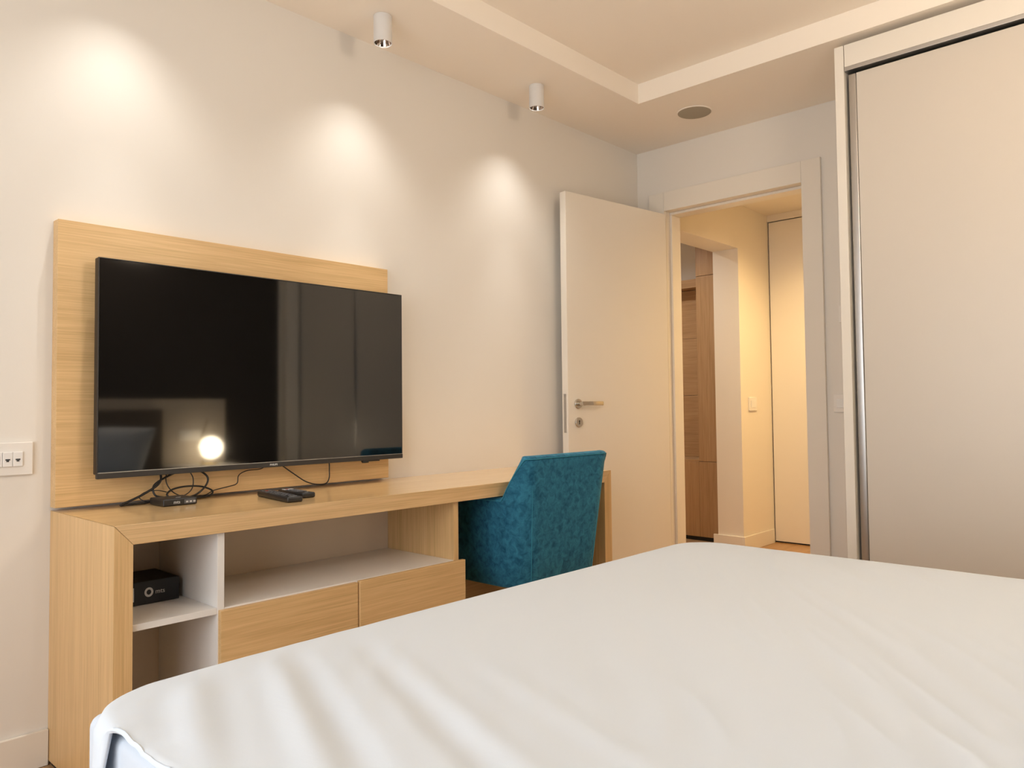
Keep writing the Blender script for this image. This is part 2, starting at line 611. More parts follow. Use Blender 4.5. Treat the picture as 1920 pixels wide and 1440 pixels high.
box('stop_strip', XC + .040, XC + .131, -0.204, -0.1900, 0.0005, 2.0965, 'trim', t1)

# open door leaf: hinge on the television-wall side, opened past 90 degrees
HG = Vector((3.741, -0.207, 0))
ang = math.radians(172.34)
DM = Matrix.Translation(HG) @ Matrix.Rotation(ang, 4, 'Z')   # local +X: hinge -> free edge, local +Y: towards the camera (room side)
LW, LT, LH = 0.777, 0.042, 2.088
d1 = thing('door_1', HG, 'white bedroom door standing open against the television wall', 'door', None, 'structure')
box('leaf', 0.0, LW, -LT, 0.0, 0.008, LH, 'trim', d1, 0.0015, DM)
box('lock_plate', LW - .0005, LW + .0015, -LT / 2 - .009, -LT / 2 + .009, 0.874, 1.068, 'alu', d1, 0.0007, DM)
for z in (0.25, 1.05, 1.85):
    lathe('hinge', [(0.008, z - .04), (0.009, z - .038), (0.009, z + .038), (0.008, z + .04)], (0, 0, 0), 'metal', d1, 16,
          DM @ Matrix.Translation((-0.010, -LT - .008, 0)))
for side in (1, -1):
    y0 = 0.0 if side > 0 else -LT
    q = Matrix.Rotation(-math.pi / 2 * side, 4, 'X')   # lathe axis -> local Y outward
    o = lathe('handle_rose', [(0.024, 0.0), (0.025, 0.002), (0.025, 0.007), (0.023, 0.009)], (0, 0, 0), 'metal', d1, 28,
              DM @ Matrix.Translation((0.710, y0, 1.018)) @ q)
    b = bm_lathe(bmesh.new(), [(0.010, 0.008), (0.010, 0.05)], (0, 0, 0), 20, DM @ Matrix.Translation((0.710, y0, 1.018)) @ q)
    y1 = y0 + side * 0.045
    bm_box(b, 0.575, 0.722, min(y1 - side * .006, y1 + side * .006), max(y1 - side * .006, y1 + side * .006), 1.009, 1.030, 0.003, 2, DM)
    mesh_obj('door_handle', b, 'metal', d1, smooth=40)
    o = lathe('keyhole_rose', [(0.024, 0.0), (0.025, 0.002), (0.025, 0.007), (0.023, 0.009)], (0, 0, 0), 'metal', d1, 28,
              DM @ Matrix.Translation((0.708, y0, 0.925)) @ q)
    b = bm_lathe(bmesh.new(), [(0.0042, 0.0085), (0.0042, 0.0096)], (0, 0, 0), 16, DM @ Matrix.Translation((0.708, y0, 0.931)) @ q)
    ys = (y0 + side * .0085, y0 + side * .0095)
    bm_box(b, 0.7055, 0.7105, min(ys), max(ys), 0.915, 0.931, 0, 2, DM)
    mesh_obj('keyhole', b, 'dark', o)

# ================================================================== WARDROBE (sliding doors)
XW = 3.170
wd = thing('sliding_wardrobe', (XW + .3, -2.2, 0), 'tall cream sliding wardrobe beside the doorway', 'wardrobe')
WZ, WH = 2.464, 2.356
box('side_panel', XW, XC - .001, -1.412, -1.375, 0.001, WZ, 'wardw', wd)
box('side_panel', XW, XC - .001, -3.2, -3.165, 0.001, WZ, 'wardw', wd)
box('header_panel', XW, XW + .02, -3.164, -1.4145, WH + .017, WZ, 'wardw', wd)
box('track', XW - .001, XW + .10, -3.164, -1.4145, WH, WH + .016, 'alu', wd, 0.001)
box('floor_track', XW + .008, XW + .10, -3.164, -1.4145, 0.001, 0.02, 'alu', wd, 0.001)
box('back_panel', XC - .012, XC - .002, -3.164, -1.413, 0.001, WZ - .03, 'wardw', wd)
box('top_panel', XW + .021, XC - .013, -3.164, -1.413, WZ - .022, WZ, 'wardw', wd)
for i, (a, b, dx) in enumerate(((-2.205, -1.424, 0.016), (-2.985, -2.185, 0.056))):
    sd = box('sliding_door', XW + dx, XW + dx + .022, a + .031, b - .031, 0.024, WH - .012, 'ward', wd, 0.0015)
    for yy in (a, b - .03):
        bm = bm_box(bmesh.new(), XW + dx - .002, XW + dx + .030, yy, yy + .03, 0.024, WH - .012, 0.004, 3)
        mesh_obj('edge_profile', bm, 'alu', sd, smooth=40)
box('filler_strip', XW + .05, XW + .07, -3.163, -2.99, 0.024, WH - .002, 'wardw', wd)
box('gap_shadow', XW + .095, XW + .099, -1.4235, -1.4135, 0.024, WH - .002, 'dark', wd, 0)

# ================================================================== DESK
D0, DE = 0.7235, 2.794
YD, YB = -0.4885, -0.0005
ZT, ZB = 0.720, 0.669
IN0, IN1 = 0.770, 2.743
dk = thing('oak_desk', ((D0 + DE) / 2, -0.25, 0), 'long oak veneer desk with drawers and open cubbies under the television', 'desk')
prism('desk_top', [(D0 + .0005, ZT), (DE - .0005, ZT), (IN1 + .0003, ZB), (IN0 - .0003, ZB)], 'y', YD, YB, 'oaktop', dk, 0.0008)
prism('end_panel', [(D0, 0.012), (D0, ZT - .0005), (IN0 - .0008, ZB - .0003), (IN0 - .0008, 0.012)], 'y', YD, YB, 'oakz', dk, 0.0008)
prism('end_panel', [(DE, 0.012), (DE, ZT - .0005), (IN1 + .0008, ZB - .0003), (IN1 + .0008, 0.012)], 'y', YD, YB, 'oakz', dk, 0.0008)
for x in (D0 + .023, DE - .023):
    box('plinth', x - .018, x + .018, YD + .02, YB - .02, 0.0005, 0.0115, 'dark', dk, 0)
YS = YD + .016
box('divider', 0.9945, 1.0145, YS, -0.0925, 0.03, ZB - .0006, 'white', dk, 0.0008)
box('cubby_shelf', 0.7705, 0.9940, YS + .001, -0.0925, 0.448, 0.465, 'white', dk, 0.0008)
box('bay_floor', 1.0150, 1.8635, YS + .001, -0.0925, 0.446, 0.4625, 'white', dk, 0.0008)
box('partition', 1.8640, 1.8870, YS, -0.0925, 0.03, ZB - .0006, 'oakz', dk, 0.0008)
box('back_panel', 0.7705, 1.8870, -0.092, -0.074, 0.03, ZB - .0006, 'creamback', dk, 0.0008)
box('knee_panel', 1.8875, 2.7420, -0.020, -0.004, 0.030, ZB - .0006, 'oakx', dk, 0.0008)
box('base_panel', 0.7705, 1.8635, YS + .001, -0.0925, 0.030, 0.046, 'white', dk, 0.0008)
for (a, b, dy, zt) in ((0.9975, 1.4435, 0.004, 0.4585), (1.4475, 1.8985, -0.003, 0.4625)):
    for z0, z1 in ((0.250, zt), (0.052, 0.2465)):
        dr = box('drawer', a, b, YD - .004 + dy, YD + .0125 + dy, z0, z1, 'oakx', dk, 0.001)
        box('drawer_box', a + .025, b - .04, YD + .035, -0.11, z0 + .02, z1 - .03, 'white', dr, 0)

# ================================================================== TELEVISION AND PANEL
box('television_back_panel', 0.7230, 1.9070, -0.0430, -0.0005, 0.7292, 1.5638, 'oakx', None, 0.001,
    label='oak veneer panel mounted on the wall behind the television', cat='wall panel')
tv = thing('television', (1.372, -0.09, 0.8076), 'large black flat-screen television mounted on the oak panel', 'television')
TX0, TX1, TZ0, TZ1 = 0.8127, 1.9318, 0.8076, 1.4569
YT = -0.100
bm = bmesh.new()
bm_box(bm, TX0, TX1, YT + .006, YT + .030, TZ0 + .012, TZ1, 0.003)
bm_box(bm, TX0 + .2, TX1 - .2, YT + .030, YT + .050, TZ0 + .05, TZ1 - .2, 0.006)
mesh_obj('back_shell', bm, 'black', tv, smooth=20)
box('screen', TX0 + .0035, TX1 - .0035, YT, YT + .0055, TZ0 + .0185, TZ1 - .0035, 'screen', tv, 0)
for a, b, c, d in ((TX0, TX0 + .003, TZ0 + .018, TZ1), (TX1 - .003, TX1, TZ0 + .018, TZ1), (TX0 + .003, TX1 - .003, TZ1 - .003, TZ1)):
    box('bezel', a, b, YT - .001, YT + .0058, c, d, 'bezel', tv, 0.0008)
box('chin', TX0, TX1, YT - .003, YT + .012, TZ0, TZ0 + .0165, 'bezel', tv, 0.0015)
box('chin_trim', TX0 + .003, TX1 - .003, YT - .0034, YT + .004, TZ0 + .0167, TZ0 + .0184, 'alu', tv, 0.0004)
text('brand_lettering', 'PHILIPS', 0.0085, (1.372, YT - .0033, TZ0 + .0085), RX90, 'paper', tv, sx=1.05, off=0.0002)
bm = bm_box(bmesh.new(), 1.742, 1.822, YT - .001, YT + .012, TZ0 - .005, TZ0 - .0003, 0.002)
bm_box(bm, 1.744, 1.770, YT - .0015, YT + .011, TZ0 - .009, TZ0 - .003, 0.002)
mesh_obj('receiver_tab', bm, 'black', tv, smooth=20)
box('wall_bracket', 1.22, 1.52, YT + .0505, -0.0435, 0.95, 1.2, 'leg', tv, 0.002)

# ---- set-top box
sb = thing('set_top_box', (1.011, -0.145, ZT), 'small black set-top box lying on the desk below the television', 'set-top box')
SX0, SX1, SY0, SY1, SZ = 0.962, 1.064, -0.198, -0.098, ZT + .0006
box('body', SX0, SX1, SY0, SY1, SZ, SZ + .021, 'black', sb, 0.004, seg=3)
box('port_panel', SX0 + .062, SX1 - .006, SY0 - .0006, SY0 + .001, SZ + .004, SZ + .017, 'button', sb, 0.0003)
for i in range(3):
    box('port', SX0 + .067 + i * .011, SX0 + .074 + i * .011, SY0 - .0010, SY0 - .0007, SZ + .007, SZ + .012, 'print', sb, 0)
text('logo_lettering', 'mts', 0.014, (SX0 + .040, SY0 - .0005, SZ + .0105), RX90, 'paper', sb, sx=0.95)
text('top_lettering', 'mts', 0.010, (1.02, -0.165, SZ + .0213), Matrix(), 'print', sb)

# ---- cables
zc = ZT + .0045
CB = [
    ('thick black cable drooping in a long loop left of the set-top box', 0.0035,
     [(0.990, -.060, .84), (1.008, -.066, .806), (0.998, -.075, .778), (0.950, -.085, .752), (0.905, -.085, .733), (0.885, -.084, zc), (0.905, -.082, zc), (0.955, -.080, zc), (0.995, -.084, .731), (1.005, -.092, .732)]),
    ('thick black cable arching in a tall loop above the set-top box', 0.0032,
     [(1.020, -.092, .735), (0.985, -.085, .745), (0.985, -.075, .775), (1.03, -.068, .80), (1.08, -.064, .815), (1.125, -.064, .812), (1.155, -.068, .79), (1.150, -.075, .765), (1.12, -.082, .74), (1.085, -.088, .730), (1.05, -.092, .732)]),
    ('thin grey cable ring standing behind the set-top box', 0.0017,
     [(1.03, -.056, .815), (1.028, -.060, .78), (1.045, -.066, .75), (1.075, -.07, .735), (1.105, -.066, .752), (1.113, -.060, .785), (1.10, -.056, .815)]),
    ('black cable coiled low behind the right side of the set-top box', 0.0030,
     [(1.030, -.090, .731), (1.022, -.080, .745), (1.045, -.070, .758), (1.09, -.064, .763), (1.14, -.062, .758), (1.175, -.062, .742), (1.165, -.070, .729), (1.13, -.080, zc + .001), (1.085, -.092, .730)]),
    ('thin black cable running from the set-top box up to the television middle', 0.0017,
     [(1.080, -.0915, .731), (1.14, -.075, .729), (1.18, -.062, .742), (1.23, -.060, .750), (1.262, -.058, .758), (1.270, -.056, .785), (1.30, -.055, .798), (1.35, -.055, .801), (1.375, -.055, .815)]),
    ('black power cable hanging in a deep bow under the television', 0.0022,
     [(1.42, -.056, .815), (1.44, -.058, .800), (1.475, -.060, .775), (1.52, -.064, .745), (1.565, -.064, .731), (1.605, -.062, .731), (1.622, -.058, .75), (1.624, -.056, .78), (1.624, -.056, .815)]),
]
for lab, r, pts in CB:
    tube('cable', pts, r, 'rubber', None, 10, 8, label=lab, cat='cable', group='cables under the television')
# thin cable loop to the left
tube('cable', [(1.010, -.1, .7295), (0.985, -.088, .728), (0.955, -.078, .7305), (0.945, -.066, .742), (0.965, -.060, .755), (1.0, -.058, .757), (1.03, -.058, .75)],
     0.0015, 'rubber', None, 10, 8, label='thin black cable curling behind the left side of the set-top box', cat='cable', group='cables under the television')


# ---- remotes
def remote(label, p0, p1, w, h, white):
    a, b = Vector(p0), Vector(p1)
    d = b - a
    L = d.length
    ang = math.atan2(d.y, d.x)
    m = Matrix.Translation(((a.x + b.x) / 2, (a.y + b.y) / 2, a.z)) @ Matrix.Rotation(ang, 4, 'Z')
    r = thing('remote_control', ((a.x + b.x) / 2, (a.y + b.y) / 2, a.z), label, 'remote control', 'remote controls on the desk')
    bm = bm_box(bmesh.new(), -L / 2, L / 2, -w / 2, w / 2, 0, h, 0.005, 3, m)
    mesh_obj('body', bm, 'black', r, smooth=40)
    rows, cols = 9, 3
    for i in range(rows):
        for j in range(cols):
            x = -L / 2 + .02 + i * (L - .07) / (rows - 1)
            y = (j - 1) * w * 0.27
            box('button', x - .004, x + .004, y - .004, y + .004, h - .0005, h + .0014, 'redbtn' if (i == 0 and j == 1) else ('print' if white and i < 2 else 'button'), r, 0.0005, m, seg=1)
    t = text('brand_lettering', 'PHILIPS' if not white else 'mts', 0.008, (0, 0, 0), Matrix(), 'print', r)
    t.data.transform(Matrix.Translation(OFF[t]))
    t.data.transform(m @ Matrix.Translation((L / 2 - .018, 0, h + .0003)) @ Matrix.Rotation(math.pi / 2, 4, 'Z'))
    t.location = -OFF[r]
    return r


remote('long black remote control lying nearer the desk front', (1.306, -0.160, ZT + .0005), (1.270, -0.410, ZT + .0005), 0.050, 0.017, False)
remote('black remote control lying behind the other remote', (1.372, -0.170, ZT + .0005), (1.362, -0.340, ZT + .0005), 0.046, 0.017, True)

# ---- black cardboard box on the cubby shelf
rb = thing('cardboard_box', (0.892, -0.2, 0.4655), 'black printed cardboard box on the white cubby shelf', 'box')
BX0, BX1, BY0, BY1, BZ0, BZ1 = 0.806, 0.9745, -0.280, -0.115, 0.4656, 0.528
box('carton', BX0, BX1, BY0, BY1, BZ0, BZ1, 'card', rb, 0.0008)
box('lid_flap', BX0 + .001, BX1 - .001, BY0 - .0006, BY1, BZ1, BZ1 + .0010, 'card', rb, 0.0003)
box('sticker', BX0 + .006, 0.8500, BY0 - .0010, BY0 - .0004, BZ0 + .012, BZ0 + .050, 'paper', rb, 0)
rs = random.Random(3)
bm = bmesh.new()
for i in range(6):
    for j in range(3):
        x = 0.8165 + j * .011
        z = BZ0 + .0155 + i * .0055
        bm_box(bm, x, x + .004 + rs.random() * .005, BY0 - .0014, BY0 - .0009, z, z + .002 + rs.random() * .001)
mesh_obj('sticker_print', bm, 'ink', rb)
bm = bmesh.new()
cx, cz = 0.890, 0.498
n = 40
for i in range(n):
    a0, a1 = 2 * math.pi * i / n, 2 * math.pi * (i + 1) / n
    ri, ro = 0.0068, 0.0125
    for t0, t1 in ((a0, a1),):
        vs = []
        for (r, a) in ((ri, t0), (ro, t0), (ro, t1), (ri, t1)):
            for y in (BY0 - .0010, BY0 - .0004):
                vs.append(bm.verts.new((cx + r * math.cos(a) * 0.95, y, cz + r * math.sin(a) * 1.05)))
        bm.faces.new((vs[0], vs[2], vs[4], vs[6]))
        bm.faces.new((vs[3], vs[2], vs[4], vs[5]))
        bm.faces.new((vs[1], vs[0], vs[6], vs[7]))
bmesh.ops.remove_doubles(bm, verts=bm.verts, dist=1e-6)
mesh_obj('logo_ring', bm, 'print', rb)
text('logo_lettering', 'mts', 0.018, (0.9075, BY0 - .0006, 0.4965), RX90, 'print', rb, 'LEFT')
text('top_lettering', 'mts', 0.018, (0.868, -0.22, BZ1 + .0012), Matrix(), 'button', rb)

# ================================================================== OUTLETS AND SWITCHES
ol = thing('wall_socket', (0.56, 0, 0.828), 'white data socket plate on the wall left of the television', 'socket')
box('plate', 0.445, 0.6755, -0.010, -0.0005, 0.828, 0.920, 'plate', ol, 0.002)
for i in range(4):
    x = 0.6495 - (i + 1) * .0245
    md = box('module', x + .0004, x + .0241, -0.0155, -0.0095, 0.853, 0.8935, 'white', ol, 0.0012)
    bm = bm_box(bmesh.new(), x + .0065, x + .0180, -0.0161, -0.0150, 0.8705, 0.8745)
    bm_box(bm, x + .0090, x + .0155, -0.0161, -0.0150, 0.8665, 0.8704)
    mesh_obj('jack', bm, 'ink', md)


def wall_switch(y0, y1, z0, z1, label, rockers):
    s = thing('light_switch', (XC, (y0 + y1) / 2, z0), label, 'switch', 'light switches by the doorway')
    box('plate', XC - .008, XC - .0005, y0, y1, z0, z1, 'plate', s, 0.002)
    w = (y1 - y0 - .03) / rockers
    for i in range(rockers):
        box('rocker', XC - .0125, XC - .0075, y0 + .015 + i * w + .0006, y0 + .015 + (i + 1) * w - .0006, z0 + .022, z1 - .022, 'white', s, 0.0012)


wall_switch(-1.235, -1.114, 0.962, 1.048, 'white light switch half hidden behind the wardrobe edge, beside the door casing', 2)
wall_switch(-1.235, -1.148, 1.395, 1.478, 'small white control plate above the light switch by the wardrobe', 1)
hsw = thing('light_switch', (5.09, HY, 0.962), 'cream light switch on the hallway wall beyond the door', 'switch')
box('plate', 5.03, 5.15, HY - .009, HY - .0005, 0.962, 1.056, 'plate', hsw, 0.002)
box('rocker', 5.055, 5.125, HY - .0125, HY - .0085, 0.985, 1.035, 'white', hsw, 0.0012)


# ================================================================== CEILING FITTINGS
def spotlight(x, y, label):
    z0 = HS
    s = thing('ceiling_spotlight', (x, y, z0 - .105), label, 'spotlight', 'cylinder spotlights over the television wall')
    R, H = 0.0345, 0.103
    zb = z0 - .002 - H
    lathe('mount_ring', [(R - .002, z0 - .0020), (R - .002, z0 - .0003)], (x, y, 0), 'plate', s, 40)
    # open can: outer wall, rim, inner recess
    lathe('can', [(R, z0 - .0022), (R, zb), (R - .002, zb - .0005), (R - .0025, zb + .002), (R - .0025, zb + .075)], (x, y, 0), 'lampw', s, 40)
    n = 40
    lathe('reflector', [(0.0310, zb + .0025), (0.027, zb + .016), (0.021, zb + .028), (0.0145, zb + .036)], (x, y, 0), 'chrome', s, 16, caps=False)
    lathe('led', [(0.0140, zb + .0375), (0.0140, zb + .0385)], (x, y, 0), 'bulb', s, 24)
    light('spot_beam', 'SPOT', (x, y, zb + .022), SPOT_W, WARM, (0, 0, 0), spot_size=math.radians(104), spot_blend=0.75, shadow_soft_size=0.010)
    light('spot_core', 'SPOT', (x, y, zb + .020), CORE_W, WARM, (0, 0, 0), spot_size=math.radians(84), spot_blend=1.0, shadow_soft_size=0.010)
    light('spot_centre', 'SPOT', (x, y, zb + .018), CENTRE_W, WARM, (0, 0, 0), spot_size=math.radians(44), spot_blend=1.0, shadow_soft_size=0.010)


for x, lab in ((2.633, 'small white cylinder spotlight on the ceiling nearest the door'),
               (1.757, 'white cylinder spotlight on the ceiling above the right end of the television'),
               (0.880, 'white cylinder spotlight on the ceiling at the left of the row'),):
    spotlight(x, -0.216, lab)

sp = thing('ceiling_speaker', (3.426, -0.581, HS), 'round grey-brown speaker grille set in the lowered ceiling', 'speaker')
lathe('rim', [(0.088, HS - .0004), (0.088, HS - .003), (0.086, HS - .0045), (0.083, HS - .0045), (0.083, HS - .0015)], (3.426, -0.581, 0), 'ceil', sp, 48)
lathe('grille', [(0.0825, HS - .0016), (0.0825, HS - .0045), (0.075, HS - .006), (0.0, HS - .0068)], (3.426, -0.581, 0), 'grille', sp, 48, caps=False)

# added fill light brightening the room, an unseen opal globe over the bed head
px_, py_, pz_ = 1.85, -2.55, 2.14
pn = thing('fill_pendant', (px_, py_, pz_), 'added opal fill globe hanging out of view over the head of the bed', 'lamp')
lathe('canopy', [(0.05, HC - .0004), (0.05, HC - .02), (0.045, HC - .024)], (px_, py_, 0), 'lampw', pn, 32)
lathe('cord', [(0.003, pz_ + .225), (0.003, HC - .0245)], (px_, py_, 0), 'rubber', pn, 10)
lathe('cap', [(0.03, pz_ + .197), (0.028, pz_ + .22), (0.008, pz_ + .2248)], (px_, py_, 0), 'brass', pn, 24)
bm = bmesh.new()
bmesh.ops.create_uvsphere(bm, u_segments=40, v_segments=24, radius=0.20, matrix=Matrix.Translation((px_, py_, pz_)))
mesh_obj('globe', bm, 'fillglobe', pn, smooth=180)

# hall and entry downlights
for (x, y, z, e, cc, nm) in ((4.70, -0.88, 2.402, HALL_W, HALL_C, 'round recessed downlight in the hallway ceiling'), (4.55, 0.75, 2.45, ENTRY_W, ENTRY_C, 'round recessed downlight in the entry ceiling')):
    h = thing('recessed_downlight', (x, y, z), nm, 'downlight')
    lathe('rim', [(0.05, z - .0004), (0.05, z - .004), (0.04, z - .005), (0.04, z - .001)], (x, y, 0), 'lampw', h, 32)
    lathe('lens', [(0.039, z - .0012), (0.039, z - .003)], (x, y, 0), 'bulb', h, 32)
    light('downlight_beam', 'SPOT', (x, y, z - .012), e, cc, (0, 0, 0), spot_size=math.radians(150), spot_blend=0.9, shadow_soft_size=0.04)

# ================================================================== BUILT-IN CABINET IN THE ENTRY
CX = 5.12
hc = thing('entry_cabinet', (CX + .1, 0.7, 0), 'built-in oak cabinet with a bench niche seen through the doorway', 'cabinet')
box('plinth', CX + .02, EX1 - .002, 0.20, 1.55, 0.0005, 0.03, 'dark', hc, 0)
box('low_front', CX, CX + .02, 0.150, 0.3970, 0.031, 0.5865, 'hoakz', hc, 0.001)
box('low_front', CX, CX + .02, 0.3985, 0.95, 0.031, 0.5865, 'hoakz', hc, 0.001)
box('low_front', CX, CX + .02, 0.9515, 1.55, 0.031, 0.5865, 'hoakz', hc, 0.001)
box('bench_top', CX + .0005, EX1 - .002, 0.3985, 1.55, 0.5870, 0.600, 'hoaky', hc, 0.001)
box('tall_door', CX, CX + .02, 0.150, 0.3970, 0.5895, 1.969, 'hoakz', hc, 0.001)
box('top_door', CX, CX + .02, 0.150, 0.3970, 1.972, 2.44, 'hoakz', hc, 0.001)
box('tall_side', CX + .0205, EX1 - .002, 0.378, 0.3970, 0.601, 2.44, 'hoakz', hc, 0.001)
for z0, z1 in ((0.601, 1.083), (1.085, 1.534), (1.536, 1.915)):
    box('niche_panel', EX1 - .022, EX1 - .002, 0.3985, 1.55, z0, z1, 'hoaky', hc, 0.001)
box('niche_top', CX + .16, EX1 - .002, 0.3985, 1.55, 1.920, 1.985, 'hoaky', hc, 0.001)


# ================================================================== CHAIR
def chair():
    xc = 2.348
    t = thing('tub_chair', (xc, -0.36, 0), 'teal velvet tub chair pushed under the oak desk', 'chair')
    yb_top, yb_bot = -0.622, -0.575      # outer back
    z0, zt, za = 0.325, 0.822, 0.664
    yf = -0.115
    rc = 0.085

    def plan(s, w, yb, r):
        """s in 0..1 along left arm -> back -> right arm; returns point and inward normal"""
        la = (yf - (yb + r))
        arc = math.pi / 2 * r
        bk = 2 * (w - r)
        L = 2 * la + 2 * arc + bk
        d = s * L
        if d < la:
            return Vector((-w, yf - d)), Vector((1, 0))
        d -= la
        if d < arc:
            a = math.pi + d / r
            c = Vector((-w + r, yb + r))
            return c + Vector((math.cos(a), math.sin(a))) * r, -Vector((math.cos(a), math.sin(a)))
        d -= arc
        if d < bk:
            return Vector((-w + r + d, yb)), Vector((0, 1))
        d -= bk
        if d < arc:
            a = 1.5 * math.pi + d / r
            c = Vector((w - r, yb + r))
            return c + Vector((math.cos(a), math.sin(a))) * r, -Vector((math.cos(a), math.sin(a)))
        d -= arc
        return Vector((w, yb + r + d)), Vector((-1, 0))

    def top_z(y):
        # arm height under the desk, rising wing, back height
        y1, y2 = -0.512, -0.592
        if y > y1:
            return za
        if y < y2:
            return zt
        k = (y1 - y) / (y1 - y2)
        return za + (zt - za) * k

    def outer(s, z):
        k = max(0, min(1, (z - z0) / (zt - z0)))
        w = 0.252 + 0.034 * k
        yb = yb_bot + (yb_top - yb_bot) * k
        p, nrm = plan(s, w, yb, rc + 0.02 * (1 - k))
        return p, nrm
    ns, th = 160, 0.052
    bm = bmesh.new()
    rings = []
    seams = {}
    for i in range(ns + 1):
        s = i / ns
        p, nr = outer(s, 0.7)
        zt_s = top_z(p.y)
        col = []
        for zz in (0, .02, .25, .5, .75, .93):
            z = z0 + (zt_s - z0) * zz
            q, n2 = outer(s, z)
            off = 0.008 if zz == 0 else 0
            col.append((xc + q.x + n2.x * off, q.y + n2.y * off, z))
        q, n2 = outer(s, zt_s)
        for a in (12, 30, 50, 70, 90, 110, 130, 150, 168):
            ra = math.radians(a)
            off = th / 2 * (1 - math.cos(ra))
            col.append((xc + q.x + n2.x * off, q.y + n2.y * off, zt_s - 0.012 + 0.012 * math.sin(ra)))
        for zz in (.93, .6, .3, 0):
            z = 0.40 + (zt_s - 0.40) * zz
            q, n2 = outer(s, z)
            col.append((xc + q.x + n2.x * th, q.y + n2.y * th, z))
        rings.append([bm.verts.new(c) for c in col])
    for A, B in zip(rings, rings[1:]):
        for k in range(len(A) - 1):
            bm.faces.new((A[k], B[k], B[k + 1], A[k + 1]))
    bm.faces.new(rings[0])
    bm.faces.new(rings[-1])
    # closed underside
    try:
        bm.faces.new([r[0] for r in rings])
        bm.faces.new([r[-1] for r in rings])
    except Exception:
        pass
    sh = mesh_obj('tub_shell', bm, 'velvet', t, smooth=50)
    # welt along the outer top edge
    path = []
    for i in range(ns + 1):
        s = i / ns
        p, nr = outer(s, 0.7)
        zt_s = top_z(p.y)
        q, n2 = outer(s, zt_s)
        path.append(Vector((xc + q.x - n2.x * .0005, q.y - n2.y * .0005, zt_s - 0.012)))
    mesh_obj('welt', bm_tube(bmesh.new(), path, 0.0022, 6), 'piping', t, smooth=60)
    # two upright seams on the back
    for side in (-1, 1):
        pth = []
        for k in range(14):
            z = z0 + .01 + (zt - .015 - z0 - .01) * k / 13
            kk = (z - z0) / (zt - z0)
            w = 0.252 + 0.034 * kk
            yb = yb_bot + (yb_top - yb_bot) * kk
            pth.append(Vector((xc + side * (w - rc * 0.80), yb + .0042, z)))
        mesh_obj('seam', bm_tube(bmesh.new(), pth, 0.0016, 6), 'piping', t, smooth=60)
    # seat
    box('seat', xc - .195, xc + .195, -0.505, -0.09, 0.36, 0.455, 'velvet', t, 0.03, seg=4)
    box('seat_base', xc - .19, xc + .19, -0.50, -0.12, 0.325, 0.358, 'black', t, 0.004)
    for sx in (-1, 1):
        for yy, dy in ((-0.47, -.03), (-0.15, .02)):
            p0 = Vector((xc + sx * .17, yy, 0.325))
            p1 = Vector((xc + sx * .20, yy + dy, 0.0007))
            pts = [p0.lerp(p1, k / 6) for k in range(7)]
            mesh_obj('leg', bm_tube(bmesh.new(), pts, [0.017 - .007 * k / 6 for k in range(7)], 14), 'leg', t, smooth=60)
    return t


chair()

# ================================================================== BED
BL, BR, BF, BH = 0.410, 2.180, -1.268, -3.150
bd = thing('bed_frame', ((BL + BR) / 2, (BF + BH) / 2, 0), 'upholstered bed frame with a dark headboard under the white bedding', 'bed')
box('base', BL + .01, BR - .01, BH, BF - .01, 0.10, 0.295, 'headb', bd, 0.012, seg=3)
box('headboard', BL - .06, BR + .085, BH - .065, BH - .003, 0.05, 1.018, 'headb', bd, 0.02, seg=4)
for x in (BL + .1, BR - .1):
    for y in (BH + .1, BF - .12):
        lathe('leg', [(0.022, 0.0007), (0.028, 0.099)], (x, y, 0), 'leg', bd, 16)
mt = mesh_obj('mattress', bm_box(bmesh.new(), BL, BR, BH + .002, BF, 0.297, 0.558, 0.018, 5), 'sheet', None, smooth=50,
              label='thick mattress in a pale blue-white sheet', cat='mattress')
# low pale panel on the head wall, beside the headboard
box('headboard_wall_panel', 0.0, 2.745, YH + .0005, YH + .030, 0.001, 1.092, 'pale', None, 0.002,
    label='low pale panel on the dark wall behind the bed', cat='wall panel')


